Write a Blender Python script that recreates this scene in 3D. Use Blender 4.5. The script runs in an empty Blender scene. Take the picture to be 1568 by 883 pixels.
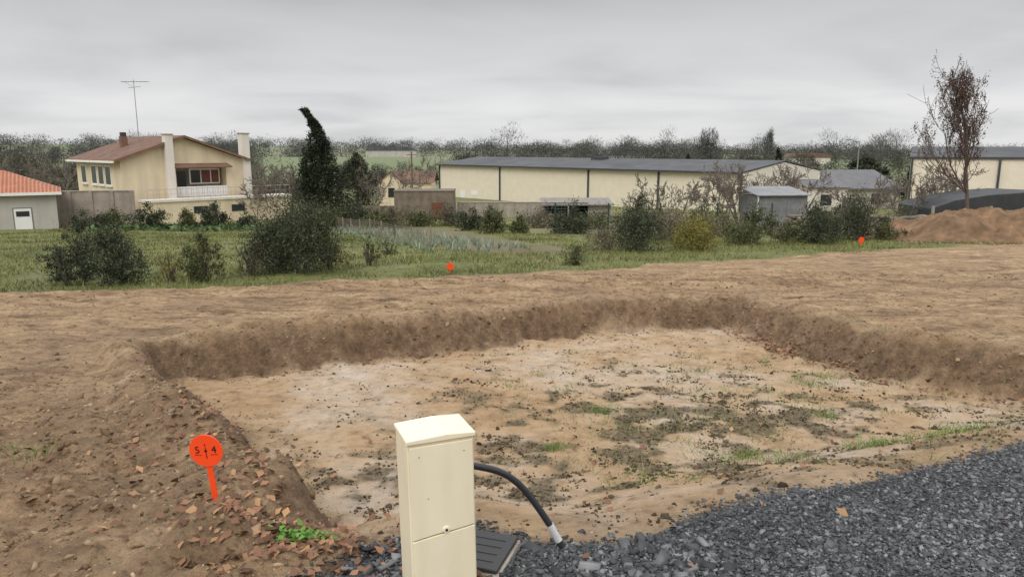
import bpy, math, numpy as np
from mathutils import Vector
rng=np.random.default_rng(7)
scene=bpy.context.scene
try:
    scene.view_settings.view_transform='Standard'; scene.view_settings.look='None'; scene.view_settings.exposure=0
except Exception as e: print(e)

# ---------------------------------------------------------------- survey helpers
FP=1132.0; TH=math.radians(10.66); CH=1.6
def tanA(row): return math.tan(math.atan((row-441)/FP)+TH)
def loc(px,row,y):
    z=CH-y*tanA(row); return ((px-784)/FP*(y*math.cos(TH)+(CH-z)*math.sin(TH)),y,z)
YS=[-600,-5,0,50,90,140,300,600,1500,5000]; ZS=[.3,.05,0,-3.5,-4.8,-5.0,-2.2,.5,1.5,2.0]
def sst(a,b,x):
    t=np.clip((x-a)/(b-a),0,1); return t*t*(3-2*t)
TAB=np.random.default_rng(3).random((512,512))
def vn(x,y):
    ix=np.floor(x).astype(np.int64); iy=np.floor(y).astype(np.int64); fx=x-ix; fy=y-iy
    fx=fx*fx*(3-2*fx); fy=fy*fy*(3-2*fy)
    a=TAB[ix&511,iy&511]; b=TAB[(ix+1)&511,iy&511]; c=TAB[ix&511,(iy+1)&511]; d=TAB[(ix+1)&511,(iy+1)&511]
    return (a*(1-fx)+b*fx)*(1-fy)+(c*(1-fx)+d*fx)*fy
def fbm(x,y,o=4,s=0.):
    r=0;a=.5;t=0
    for i in range(o):
        c,sn=math.cos(.6*i),math.sin(.6*i); X_=x*c-y*sn; Y_=x*sn+y*c
        r=r+a*vn(X_*2**i+17.3*i+s,Y_*2**i+9.1*i+s*1.7); t+=a; a*=.5
    return r/t-.5
PIT=np.array([(-1.0,3.3),(-1.42,4.16),(-1.95,4.93),(-2.95,6.2),(-4.05,7.7),(-2.8,8.7),(-1.3,9.4),(.15,10.4),(1.75,11.1),(3.66,11.6),(3.85,10),(4.15,8.1),(5.1,6.9),(8,5.4),(8,1.5),(-.5,1.5)])
def sdf(x,y,P):
    d=np.full(x.shape,1e9); ins=np.zeros(x.shape,bool)
    n=len(P)
    for i in range(n):
        ax,ay=P[i]; bx,by=P[(i+1)%n]
        ex,ey=bx-ax,by-ay; wx,wy=x-ax,y-ay
        t=np.clip((wx*ex+wy*ey)/(ex*ex+ey*ey),0,1)
        d=np.minimum(d,(wx-ex*t)**2+(wy-ey*t)**2)
        c=((ay<=y)&(by>y))|((by<=y)&(ay>y))
        with np.errstate(divide='ignore',invalid='ignore'):
            xi=ax+(y-ay)/(by-ay if by!=ay else 1e-9)*ex
        ins^=(c&(x<xi))
    d=np.sqrt(d); return np.where(ins,d,-d)
def yg(x): return np.interp(x,[-6,-3,-1.6,-1.2,-.9,-.6,-.2,.1,.5,.9,2,3.5,6,10,40],[-3,.2,1.5,2.3,2.85,3.1,3.35,3.2,3.2,3.5,3.95,4.65,5.6,6.5,12])
def ye(x): return np.interp(x,[-60,-20,-8.9,-1.85,1.8,8,13.8,20,60],[-2,8.5,12.7,15.4,17.4,21.7,25.4,28.5,45])
def pitd(x,y):
    wx=x+.5*fbm(x*.9,y*.9,6,5.); wy=y+.55*fbm(x*.8,y*.8,6,11.)
    return sdf(wx,wy,PIT)
def masks(x,y):
    near=(x>-12)&(x<14)&(y>-2)&(y<20)
    d=np.full(x.shape,-9.); 
    if near.any(): d[near]=pitd(x[near],y[near])
    front=sst(.0,1.5,y-yg(x)-.05)
    grav=sst(-.06,.06,yg(x)+.35*fbm(x*2,y*2,4,3.)-y)
    grass=sst(-.25,.25,y-ye(x)+1.5*fbm(x*.8,y*.8,5,7.))
    return d,front,grav,grass
RUTS=[(12.4,.10,.045,0.),(12.95,.12,.05,.4),(14.0,.10,.045,1.5),(14.55,.13,.055,1.9),(13.4,.07,.03,3.),(15.3,.12,.045,2.4),(11.9,.08,.03,5.)]
def ruts(x,y):
    z=0;m=0
    for c,w,dp,ph in RUTS:
        q=y-(c+.25*x+.28*np.sin(.33*x+ph)+.10*fbm(x*1.2,y*0+c,3,c)); k=sst(.28,.6,vn(x*.35+c*7,y*0+c)+.15)
        g=np.exp(-(q/w)**2)*k; z=z-dp*g+dp*.7*k*(np.exp(-((q-2.1*w)/w)**2)+.6*np.exp(-((q+2.1*w)/w)**2)); m=m+g
    return z,m
def H(x,y):
    x=np.asarray(x,float); y=np.asarray(y,float)
    d,front,grav,grass=masks(x,y)
    z=np.interp(y,YS,ZS)-.011*np.clip(x,-500,500)*sst(150,600,y)
    soil=(1-grass)*(1-grav)
    z=z+.10*fbm(x*.35,y*.35,3,1.)*sst(2,6,y)+ 6*fbm(x*.004,y*.004,3,2.)*sst(150,500,y)
    sl=.22+.35*np.clip(fbm(x*1.1,y*1.1,4,29.)+.25,0,1)
    pit=sst(-.08,1,(d+.05)/sl*1.0)*front
    z=z-.36*pit
    berm=np.exp(-((d+.22)/.2)**2)*front*(y>3)
    z=z+.10*berm*(.35+2.2*(fbm(x*2.,y*2.,4,21.)+.35))
    rough=soil*(1-.65*sst(.3,.6,d))
    z=z+rough*(.12*fbm(x*2.2,y*2.2,6,4.)+.045*np.abs(fbm(x*7,y*7,4,8.)))
    bank=np.exp(-((d-.14)/.24)**2)*front
    z=z+bank*(.30*fbm(x*4.5,y*4.5,6,31.))
    tr=sst(.5,1.2,-d)*soil
    z=z+tr*sst(9,12,y+.15*x)*.12*fbm(x*.3+.5*fbm(x*.5,y*.5,2,3.),(y-.28*x)*2.0,5,41.)
    rz,rm=ruts(x,y); z=z+tr*rz
    lf=soil*sst(-.2,-1.0,x)*sst(7.5,5,y)*sst(.2,-.1,d)
    z=z+lf*(.22*fbm(x*3.2,y*3.2,6,51.)+.10*np.abs(fbm(x*9,y*9,4,57.)))
    z=z+soil*sst(.3,.6,d)*.04*fbm(x*6,y*6,4,99.)
    z=z+grass*.12*fbm(x*.6,y*.6,3,14.)*sst(80,30,y)
    z=z+grav*(.04*fbm(x*1.3,y*1.3,3,61.)+.01)+.03*np.exp(-(((x+.45)/.3)**2+((y-3.15)/.25)**2))
    return z
def H1(x,y): return float(H(np.array([x]),np.array([y]))[0])
def gpt(px,y):
    z=np.interp(y,YS,ZS)
    x=(px-784)/FP*(y*math.cos(TH)+(CH-z)*math.sin(TH)); return x,y,H1(x,y)

# ---------------------------------------------------------------- mesh helpers
def mk(name,V,F,mat,parent=None,smooth=False):
    V=np.asarray(V,np.float32).reshape(-1,3); F=np.asarray(F,np.int32); k=F.shape[1]
    me=bpy.data.meshes.new(name); me.vertices.add(len(V)); me.vertices.foreach_set('co',V.ravel())
    me.loops.add(F.size); me.loops.foreach_set('vertex_index',F.ravel())
    me.polygons.add(len(F)); me.polygons.foreach_set('loop_start',np.arange(0,F.size,k,dtype=np.int32))
    try: me.polygons.foreach_set('loop_total',np.full(len(F),k,dtype=np.int32))
    except Exception: pass
    me.update(calc_edges=True)
    if smooth: me.polygons.foreach_set('use_smooth',np.ones(len(F),bool))
    if mat: me.materials.append(mat)
    o=bpy.data.objects.new(name,me); scene.collection.objects.link(o)
    if parent: o.parent=parent
    return o
def empty(name,locn,rz=0,rot=None):
    e=bpy.data.objects.new(name,None); e.location=locn; e.rotation_euler=rot if rot else (0,0,rz); e.empty_display_size=.2
    scene.collection.objects.link(e); return e
def poly(name,V,F,mat,parent=None,bevel=0):
    me=bpy.data.meshes.new(name); me.from_pydata([tuple(v) for v in V],[],F); me.update(); me.materials.append(mat)
    o=bpy.data.objects.new(name,me); scene.collection.objects.link(o)
    if parent: o.parent=parent
    if bevel:
        m=o.modifiers.new('b','BEVEL'); m.width=bevel; m.segments=3; m.limit_method='ANGLE'
    return o
def box(name,parent,mat,x,y,z,bevel=0):
    V=[(a,b,c) for c in z for b in y for a in x]
    F=[(0,2,3,1),(4,5,7,6),(0,1,5,4),(2,6,7,3),(0,4,6,2),(1,3,7,5)]
    return poly(name,V,F,mat,parent,bevel)
def prism(name,parent,mat,prof,y0,y1,bevel=0):
    n=len(prof); V=[(a,y0,b) for a,b in prof]+[(a,y1,b) for a,b in prof]
    F=[tuple(range(n)),tuple(range(2*n-1,n-1,-1))]+[(i,i+n,(i+1)%n+n,(i+1)%n) for i in range(n)]
    return poly(name,V,F,mat,parent,bevel)
def rotm(n,tilt=math.pi):
    a=rng.random(n)*2*np.pi; b=(rng.random(n)-.5)*2*tilt; c=(rng.random(n)-.5)*2*tilt
    ca,sa,cb,sb,cc,sc=np.cos(a),np.sin(a),np.cos(b),np.sin(b),np.cos(c),np.sin(c)
    R=np.empty((n,3,3))
    R[:,0,0]=ca*cb;R[:,0,1]=ca*sb*sc-sa*cc;R[:,0,2]=ca*sb*cc+sa*sc
    R[:,1,0]=sa*cb;R[:,1,1]=sa*sb*sc+ca*cc;R[:,1,2]=sa*sb*cc-ca*sc
    R[:,2,0]=-sb;R[:,2,1]=cb*sc;R[:,2,2]=cb*cc
    return R
CUBE_V=np.array([(a,b,c) for c in(-1,1) for b in(-1,1) for a in(-1,1)],float)*.5
CUBE_F=np.array([(0,2,3,1),(4,5,7,6),(0,1,5,4),(2,6,7,3),(0,4,6,2),(1,3,7,5)])
t_=(1+5**.5)/2
ICO_V=np.array([(-1,t_,0),(1,t_,0),(-1,-t_,0),(1,-t_,0),(0,-1,t_),(0,1,t_),(0,-1,-t_),(0,1,-t_),(t_,0,-1),(t_,0,1),(-t_,0,-1),(-t_,0,1)])/1.9/2
ICO_F=np.array([(0,11,5),(0,5,1),(0,1,7),(0,7,10),(0,10,11),(1,5,9),(5,11,4),(11,10,2),(10,7,6),(7,1,8),(3,9,4),(3,4,2),(3,2,6),(3,6,8),(3,8,9),(4,9,5),(2,4,11),(6,2,10),(8,6,7),(9,8,1)])
def scatter(P,size,TV,TF,flat=(1,.7,.4),jit=.25,tilt=.5):
    n=len(P); k=len(TV)
    S=np.array(flat)*(1+ (rng.random((n,3))-.5)*.7)*np.asarray(size).reshape(-1,1)
    V=TV[None]*(1+(rng.random((n,k,3))-.5)*2*jit)
    V=V*S[:,None,:]; V=np.einsum('nij,nkj->nki',rotm(n,tilt),V)+P[:,None,:]
    F=TF[None]+(np.arange(n)*k)[:,None,None]
    return V.reshape(-1,3),F.reshape(-1,TF.shape[1])
def leaves(P,size,asp=.55,tilt=math.pi):
    n=len(P); T=np.array([(-.5,0,0),(0,-.5*asp,.08),(.5,0,0),(0,.5*asp,.08)])
    V=T[None]*np.asarray(size).reshape(-1,1,1)*np.ones((n,1,1)); V=np.einsum('nij,nkj->nki',rotm(n,tilt),V)+P[:,None,:]
    F=np.array([[0,1,2,3]])+(np.arange(n)*4)[:,None]
    return V.reshape(-1,3),F
def blades(P,h,w,lean=.5):
    n=len(P); a=rng.random(n)*2*np.pi; h=np.asarray(h)*np.ones(n)
    dx=np.stack([np.cos(a),np.sin(a),0*a],1)*np.asarray(w).reshape(-1,1)/2
    tip=P+np.stack([rng.normal(0,lean,n)*h,rng.normal(0,lean,n)*h,h],1)
    V=np.stack([P-dx,P+dx,tip],1); F=np.arange(3*n).reshape(n,3)
    return V.reshape(-1,3),F
def needles(P,D,L,w):
    n=len(P); D=D/np.linalg.norm(D,axis=1,keepdims=True); r=rng.normal(size=(n,3)); s=np.cross(D,r); s/=np.linalg.norm(s,axis=1,keepdims=True)+1e-9
    L=np.asarray(L).reshape(-1,1); w=np.asarray(w).reshape(-1,1)
    V=np.stack([P-s*w/2,P+s*w/2,P+D*L],1); return V.reshape(-1,3),np.arange(3*n).reshape(n,3)
def tubes(segs,sides=4):
    A=np.array([s[0] for s in segs],float);B=np.array([s[1] for s in segs],float);r0=np.array([s[2] for s in segs]);r1=np.array([s[3] for s in segs])
    D=B-A; D/=np.linalg.norm(D,axis=1,keepdims=True)+1e-9
    ref=np.where(np.abs(D[:,2:3])<.9,np.array([[0,0,1.]]),np.array([[1.,0,0]])); U=np.cross(D,ref);U/=np.linalg.norm(U,axis=1,keepdims=True);W=np.cross(D,U)
    V=[]
    for C,r in((A,r0),(B,r1)):
        for k in range(sides):
            a=2*np.pi*k/sides; V.append(C+(U*math.cos(a)+W*math.sin(a))*r[:,None])
    V=np.stack(V,1); n=len(segs)
    T=np.array([(k,(k+1)%sides,(k+1)%sides+sides,k+sides) for k in range(sides)])
    F=T[None]+(np.arange(n)*2*sides)[:,None,None]
    return V.reshape(-1,3),F.reshape(-1,4)

# ---------------------------------------------------------------- materials
def newmat(name):
    m=bpy.data.materials.new(name); m.use_nodes=True; nt=m.node_tree
    return m,nt,nt.nodes['Principled BSDF']
def N(nt,t,**kw):
    n=nt.nodes.new(t)
    for k,v in kw.items():
        if k in n.inputs: n.inputs[k].default_value=v
        else: setattr(n,k,v)
    return n
def ramp(nt,fac,stops):
    r=nt.nodes.new('ShaderNodeValToRGB'); e=r.color_ramp.elements
    while len(e)<len(stops): e.new(.5)
    for el,(p,c) in zip(e,stops):
        el.position=p; el.color=(c[0],c[1],c[2],1) if hasattr(c,'__len__') else (c,c,c,1)
    nt.links.new(fac,r.inputs[0]); return r.outputs[0]
def mixc(nt,f,a,b,mode='MIX'):
    m=nt.nodes.new('ShaderNodeMix'); m.data_type='RGBA'; m.blend_type=mode
    for s,v in((0,f),(6,a),(7,b)):
        if hasattr(v,'links'): nt.links.new(v,m.inputs[s])
        else: m.inputs[s].default_value=v if s==0 else (v[0],v[1],v[2],1)
    return m.outputs[2]
def simple(name,c,rough=.8,var=.25,scale=2.,bump=.1,bscale=30,spec=.3,metal=0,dirt=None):
    m,nt,b=newmat(name); tc=nt.nodes.new('ShaderNodeTexCoord')
    n=N(nt,'ShaderNodeTexNoise',Scale=scale,Detail=6.,Roughness=.65); nt.links.new(tc.outputs['Object'],n.inputs['Vector'])
    lo=[v*(1-var) for v in c]; hi=[min(1,v*(1+var*.6)) for v in c]
    col=ramp(nt,n.outputs[0],[(.3,lo),(.7,hi)])
    if dirt:
        mp=N(nt,'ShaderNodeMapping'); mp.inputs['Scale'].default_value=(1,1,.15); nt.links.new(tc.outputs['Object'],mp.inputs[0])
        n3=N(nt,'ShaderNodeTexNoise',Scale=scale*2,Detail=6.); nt.links.new(mp.outputs[0],n3.inputs['Vector'])
        f=ramp(nt,n3.outputs[0],[(.45,0),(.75,.6)]); col=mixc(nt,f,col,dirt)
    nt.links.new(col,b.inputs['Base Color']); b.inputs['Roughness'].default_value=rough; b.inputs['Metallic'].default_value=metal
    b.inputs['Specular IOR Level'].default_value=spec
    n2=N(nt,'ShaderNodeTexNoise',Scale=bscale,Detail=4.); nt.links.new(tc.outputs['Object'],n2.inputs['Vector'])
    bp=N(nt,'ShaderNodeBump',Strength=bump,Distance=.02); nt.links.new(n2.outputs[0],bp.inputs['Height']); nt.links.new(bp.outputs[0],b.inputs['Normal'])
    return m
def islandmat(name,stops,rough=.8,nscale=1.5,namt=.5,spec=.25):
    m,nt,b=newmat(name); g=nt.nodes.new('ShaderNodeNewGeometry')
    col=ramp(nt,g.outputs['Random Per Island'],stops)
    n=N(nt,'ShaderNodeTexNoise',Scale=nscale,Detail=2.); nt.links.new(g.outputs['Position'],n.inputs['Vector'])
    f=ramp(nt,n.outputs[0],[(.35,1-namt),(.65,1)])
    col=mixc(nt,1.0,col,f,'MULTIPLY')
    nt.links.new(col,b.inputs['Base Color']); b.inputs['Roughness'].default_value=rough; b.inputs['Specular IOR Level'].default_value=spec
    return m
def stripes(name,c1,c2,scale,axis='X',rough=.6,bump=.5,var=.15,metal=0,dirt=None):
    m,nt,b=newmat(name); tc=nt.nodes.new('ShaderNodeTexCoord')
    w=N(nt,'ShaderNodeTexWave',Scale=scale,Distortion=0.); w.bands_direction=axis; nt.links.new(tc.outputs['Object'],w.inputs['Vector'])
    n=N(nt,'ShaderNodeTexNoise',Scale=1.2,Detail=6.,Roughness=.7); nt.links.new(tc.outputs['Object'],n.inputs['Vector'])
    col=mixc(nt,w.outputs['Fac'],c1,c2)
    v=ramp(nt,n.outputs[0],[(.3,1-var*2),(.7,1)]); col=mixc(nt,1.0,col,v,'MULTIPLY')
    if dirt:
        n3=N(nt,'ShaderNodeTexNoise',Scale=6.,Detail=6.); nt.links.new(tc.outputs['Object'],n3.inputs['Vector'])
        f=ramp(nt,n3.outputs[0],[(.5,0),(.65,.7)]); col=mixc(nt,f,col,dirt)
    nt.links.new(col,b.inputs['Base Color']); b.inputs['Roughness'].default_value=rough; b.inputs['Metallic'].default_value=metal
    bp=N(nt,'ShaderNodeBump',Strength=bump,Distance=.03); nt.links.new(w.outputs['Fac'],bp.inputs['Height']); nt.links.new(bp.outputs[0],b.inputs['Normal'])
    return m

def ground_material():
    m,nt,b=newmat('ground_soil'); g=nt.nodes.new('ShaderNodeNewGeometry'); L=nt.links.new
    at=N(nt,'ShaderNodeAttribute'); at.attribute_name='zone'; sp=nt.nodes.new('ShaderNodeSeparateColor'); L(at.outputs['Color'],sp.inputs[0])
    at2=N(nt,'ShaderNodeAttribute'); at2.attribute_name='zone2'; sp2=nt.nodes.new('ShaderNodeSeparateColor'); L(at2.outputs['Color'],sp2.inputs[0])
    def noise(s,d=6.,r=.6,scl=None,dist=0.):
        n=N(nt,'ShaderNodeTexNoise',Scale=s,Detail=d,Roughness=r,Distortion=dist)
        if scl:
            mp=N(nt,'ShaderNodeMapping'); mp.inputs['Scale'].default_value=scl; mp.inputs['Rotation'].default_value=(0,0,-.27); L(g.outputs['Position'],mp.inputs[0]); L(mp.outputs[0],n.inputs['Vector'])
        else: L(g.outputs['Position'],n.inputs['Vector'])
        return n.outputs[0]
    n1=noise(1.1,6.,.65); n2=noise(12.,7.,.78); n3=noise(1.,7.,.68,(.55,2.8,1),.6); n4=noise(60.,3.,.7); n5=noise(4.,7.,.72)
    soil=ramp(nt,n1,[(.3,(.33,.21,.115)),(.5,(.47,.32,.185)),(.7,(.58,.43,.27))])
    fine=ramp(nt,n2,[(.34,(.33,.29,.26)),(.46,(.86,.85,.83)),(.68,(1.2,1.18,1.15))])
    soil=mixc(nt,1.,soil,fine,'MULTIPLY')
    med=ramp(nt,n5,[(.36,(.62,.58,.54)),(.5,(1,1,1)),(.66,(1.1,1.1,1.1))]); soil=mixc(nt,1.,soil,med,'MULTIPLY')
    tr=ramp(nt,n3,[(.36,(.55,.50,.46)),(.50,(1.0,.99,.97)),(.68,(1.14,1.14,1.14))])
    tf=mixc(nt,sp2.outputs[2],(1,1,1),tr); soil=mixc(nt,1.,soil,tf,'MULTIPLY')
    clay=ramp(nt,noise(.8,6.,.68),[(.3,(.52,.335,.175)),(.46,(.66,.47,.285)),(.58,(.72,.57,.42)),(.7,(.78,.68,.58))])
    cf=ramp(nt,noise(7.,8.,.78),[(.35,(.42,.37,.31)),(.43,(.86,.83,.80)),(.7,(1.08,1.07,1.06))]); clay=mixc(nt,1.,clay,cf,'MULTIPLY')
    med2=mixc(nt,.6,(1,1,1),med); clay=mixc(nt,1.,clay,med2,'MULTIPLY')
    col=mixc(nt,sp.outputs[1],soil,clay)
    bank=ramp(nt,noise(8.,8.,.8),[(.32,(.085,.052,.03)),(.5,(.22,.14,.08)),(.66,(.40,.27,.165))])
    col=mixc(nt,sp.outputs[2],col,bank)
    moss=ramp(nt,noise(18.,6.,.8),[(.35,(.075,.058,.036)),(.52,(.18,.14,.08)),(.68,(.36,.29,.16))])
    col=mixc(nt,sp2.outputs[0],col,moss)
    gr=ramp(nt,noise(.35,7.,.7),[(.3,(.12,.14,.045)),(.5,(.20,.21,.065)),(.7,(.29,.25,.12))])
    gf=ramp(nt,noise(5.,6.,.8),[(.35,(.5,.55,.45)),(.6,(1.1,1.1,1.))]); gr=mixc(nt,1.,gr,gf,'MULTIPLY')
    col=mixc(nt,sp.outputs[0],col,gr)
    gs=ramp(nt,n5,[(.35,(.13,.095,.065)),(.65,(.25,.19,.13))]); col=mixc(nt,sp2.outputs[1],col,gs)
    fv=N(nt,'ShaderNodeTexVoronoi',Scale=.011); L(g.outputs['Position'],fv.inputs['Vector'])
    s3=nt.nodes.new('ShaderNodeSeparateColor'); L(fv.outputs['Color'],s3.inputs[0])
    fld=ramp(nt,s3.outputs[0],[(.2,(.15,.18,.085)),(.5,(.18,.165,.11)),(.8,(.14,.175,.078))])
    L2=nt.nodes.new('ShaderNodeSeparateXYZ'); L(g.outputs['Position'],L2.inputs[0])
    mr=N(nt,'ShaderNodeMapRange'); mr.inputs[1].default_value=85; mr.inputs[2].default_value=130; L(L2.outputs[1],mr.inputs[0])
    col=mixc(nt,mr.outputs[0],col,fld)
    vg=N(nt,'ShaderNodeTexVoronoi',Scale=85.); L(g.outputs['Position'],vg.inputs['Vector'])
    s4=nt.nodes.new('ShaderNodeSeparateColor'); L(vg.outputs['Color'],s4.inputs[0])
    gv=ramp(nt,s4.outputs[0],[(0,(.03,.03,.032)),(.6,(.07,.071,.074)),(1,(.16,.16,.163))])
    col=mixc(nt,at.outputs['Alpha'],col,gv)
    L(col,b.inputs['Base Color']); b.inputs['Specular IOR Level'].default_value=.35
    rg=ramp(nt,n1,[(.35,.6),(.6,.92)]); L(rg,b.inputs['Roughness'])
    ad=N(nt,'ShaderNodeMath'); ad.operation='MULTIPLY_ADD'; L(n2,ad.inputs[0]); ad.inputs[1].default_value=2.2; L(n4,ad.inputs[2])
    bp=N(nt,'ShaderNodeBump',Strength=.9,Distance=.04); L(ad.outputs[0],bp.inputs['Height']); L(bp.outputs[0],b.inputs['Normal'])
    return m
def axis(lo,hi,step,g,LO,HI):
    a=list(np.arange(lo,hi,step)); s=step; v=a[-1]
    while v<HI: s*=g; v+=s; a.append(v)
    s=step; v=a[0]; pre=[]
    while v>LO: s*=g; v-=s; pre.append(v)
    return np.array(pre[::-1]+a)
ax=axis(-5.5,6.5,.03,1.05,-4500,4500); ay=axis(2.2,11.7,.026,1.035,-600,5000)
X,Y=np.meshgrid(ax,ay); xf=X.ravel(); yf=Y.ravel(); Z=H(xf,yf)
nx,ny=len(ax),len(ay); print('grid',nx,ny)
idx=np.arange(nx*ny).reshape(ny,nx)
F=np.stack([idx[:-1,:-1],idx[:-1,1:],idx[1:,1:],idx[1:,:-1]],-1).reshape(-1,4)
ground=mk('ground',np.stack([xf,yf,Z],1),F,ground_material(),smooth=True)
d,front,grav,grass=masks(xf,yf)
clay=sst(.12,.42,d+.3*fbm(xf*5,yf*5,4,6.))*np.clip(front*4+.25,0,1)*(1-grav)
rm=ruts(xf,yf)[1]*sst(.5,1.2,-d)
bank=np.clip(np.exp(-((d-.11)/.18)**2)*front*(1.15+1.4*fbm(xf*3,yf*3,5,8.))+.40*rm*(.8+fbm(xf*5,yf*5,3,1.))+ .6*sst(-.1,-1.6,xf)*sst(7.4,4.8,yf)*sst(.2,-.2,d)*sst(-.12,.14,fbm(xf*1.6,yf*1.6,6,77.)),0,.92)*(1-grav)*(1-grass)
def cset(x,y): return np.clip(np.exp(-(((x-1.7)/2.4)**2+((y-6.2)/2.0)**2))+ .9*np.exp(-(((x+.6)/1.05)**2+((y-4.5)/.7)**2)),0,1)
def mossmask(x,y,d):
    c=cset(x,y); return sst(.08,.26,fbm(x*5.,y*5.,6,91.)+.17*c-.02)*sst(.3,.5,d)*np.clip(.2+c*1.4,0,1)
nearm=(xf>-5)&(xf<9)&(yf>2)&(yf<12)
moss=np.zeros_like(xf); moss[nearm]=mossmask(xf[nearm],yf[nearm],d[nearm]); moss*=(1-grav)*.9
track=sst(.2,1.2,-d)*(1-grav)*(1-grass)
GARD=np.array([(-11,46),(-4,46),(2.2,23.5),(-.6,22.8),(-5.5,33)])
gard=sdf(xf,yf,GARD); garden=sst(-.5,.5,gard+fbm(xf*.5,yf*.5,3,1.)*2)*.65
garden=np.maximum(garden,.6*sst(33,37,yf+1.6*fbm(xf*.3,yf*.3))*sst(0,3,xf)*sst(70,60,yf))
def setattr4(me,name,arrs):
    a=me.attributes.new(name,'FLOAT_COLOR','POINT'); a.data.foreach_set('color',np.stack(arrs,1).astype(np.float32).ravel())
setattr4(ground.data,'zone',[grass,clay,bank,grav]); setattr4(ground.data,'zone2',[moss,garden,track,np.ones_like(xf)])

# ---------------------------------------------------------------- gravel, clods, leaves, grass
def onground(x,y,off=0): return np.stack([x,y,H(x,y)+off],1)
slate=islandmat('slate_gravel',[(0,(.028,.029,.031)),(.45,(.068,.070,.074)),(.8,(.12,.123,.128)),(1,(.27,.27,.272))],rough=.55,nscale=1.5,namt=.25,spec=.4)
n=230000; x=rng.uniform(-1.6,7.2,n); y=1.9+(rng.random(n)**1.05)*4.6
k=(y<yg(x)+.35*fbm(x*2,y*2,4,3.)+rng.normal(0,.07,n)); x,y=x[k],y[k]
s=np.clip(rng.lognormal(-4.42,.40,len(x)),.006,.035)
big=(np.exp(-(((x-.05)/.85)**2+((y-3.0)/.4)**2))>.3)&(rng.random(len(x))<.12); s[big]*=2.3
V,F=scatter(onground(x,y,.002),s,CUBE_V,CUBE_F,(1.15,.75,.36),.32,.6)
mk('gravel',V,F,slate); print('gravel',len(x))
clodm=islandmat('soil_clods',[(0,(.11,.068,.04)),(.5,(.25,.165,.098)),(.85,(.36,.25,.155)),(1,(.44,.32,.21))],rough=.95,nscale=1.2,namt=.35,spec=.1)
n=210000; x=rng.uniform(-9,11,n); y=2.2+rng.random(n)**1.25*14
d,front,grav,grass=masks(x,y)
bk=np.exp(-((d-.12)/.26)**2)*front; lf=sst(-.3,-1.2,x)*sst(8,5.5,y)*sst(.3,-.1,d); rmm=ruts(x,y)[1]
pr=(.24+.65*bk+.65*lf+.3*rmm)*(1-grass)*(1-grav)*np.where(d>.6,.2,1)*(.15+1.9*np.clip(fbm(x*1.8,y*1.8,5,33.)+.3,0,1))
k=rng.random(n)<pr; x,y,bk,lf,d=x[k],y[k],bk[k],lf[k],d[k]
s=np.clip(rng.lognormal(-4.6,.52,len(x)),.005,.045)*(1+.35*bk+.35*lf+.035*y)
V,F=scatter(onground(x,y,-.003),s,ICO_V,ICO_F,(1.25,.9,.6),.5,.6); mk('soil_clods',V,F,clodm); print('clods',len(x))
dm=islandmat('dark_crumbs',[(0,(.05,.037,.024)),(.6,(.12,.09,.058)),(1,(.24,.19,.11))],rough=1,nscale=2,namt=.3,spec=.05)
n=260000; x=rng.uniform(-3.6,7,n); y=rng.uniform(3.2,11,n); d,front,grav,grass=masks(x,y)
c=cset(x,y); cl=np.clip(fbm(x*4.5,y*4.5,4,55.)*8-1.25+.7*c,0,1)
pr=(cl*(.12+c*.4)+.22*mossmask(x,y,d)+.004)*sst(.3,.5,d)*(1-grav); k=rng.random(n)<pr; x,y=x[k],y[k]; print('crumbs',len(x))
V,F=scatter(onground(x,y,.003),np.clip(rng.lognormal(-4.35,.5,len(x)),.005,.06),ICO_V,ICO_F,(1.1,.9,.75),.45,.5); mk('dark_soil_crumbs',V,F,dm)
pm=islandmat('pale_stones',[(0,(.3,.24,.18)),(.6,(.46,.4,.32)),(1,(.6,.56,.5))],rough=.8)
n=6000; x=rng.uniform(-9,11,n); y=2.3+rng.random(n)**1.4*14; d,front,grav,grass=masks(x,y); k=(grass<.4)&(grav<.3); x,y=x[k],y[k]
V,F=scatter(onground(x,y,-.001),np.clip(rng.lognormal(-4.75,.4,len(x)),.005,.022),ICO_V,ICO_F,(1.1,.8,.6),.3,.5); mk('pebbles',V,F,pm)
lm=islandmat('dead_leaves',[(0,(.12,.06,.035)),(.45,(.24,.12,.07)),(.8,(.34,.18,.10)),(1,(.5,.29,.14))],rough=.7,nscale=2,namt=.3,spec=.3)
pts=[]
def lpatch(n,a,b,w):
    t=rng.random(n); pts.append(np.stack([a[0]+(b[0]-a[0])*t+rng.normal(0,w,n),a[1]+(b[1]-a[1])*t+rng.normal(0,w,n)],1))
lpatch(190,(3.35,10.9),(3.6,9.2),.10); lpatch(270,(3.5,9.6),(4.05,7.6),.11); lpatch(70,(4.2,7.4),(5.0,6.6),.12)
lpatch(330,(-1.35,3.2),(-.75,3.0),.17); lpatch(160,(-1.5,4.0),(-1.1,3.1),.2); lpatch(140,(-3.6,7.4),(-2.0,5.2),.14); lpatch(170,(-1.9,4.4),(-2.4,5.4),.35)
lpatch(60,(-2.5,8.3),(2,10.7),.15); lpatch(140,(-.5,4.),(4,6.5),.9); lpatch(14,(-.6,2.7),(1.6,3.0),.2); lpatch(220,(-3,3.0),(-1.8,5.),.5)
p=np.concatenate(pts); V,F=leaves(onground(p[:,0],p[:,1],.015),rng.uniform(.025,.075,len(p)),.65,.7); mk('dead_leaves',V,F,lm)
gm=islandmat('grass_blades',[(0,(.11,.13,.038)),(.5,(.18,.20,.06)),(.85,(.27,.27,.095)),(1,(.42,.36,.2))],rough=.75,nscale=.6,namt=.5,spec=.15)
n=260000; x=rng.uniform(-26,24,n); y=9+rng.random(n)**1.5*42; d,front,grav,grass=masks(x,y)
gd=sdf(x,y,GARD)
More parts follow.
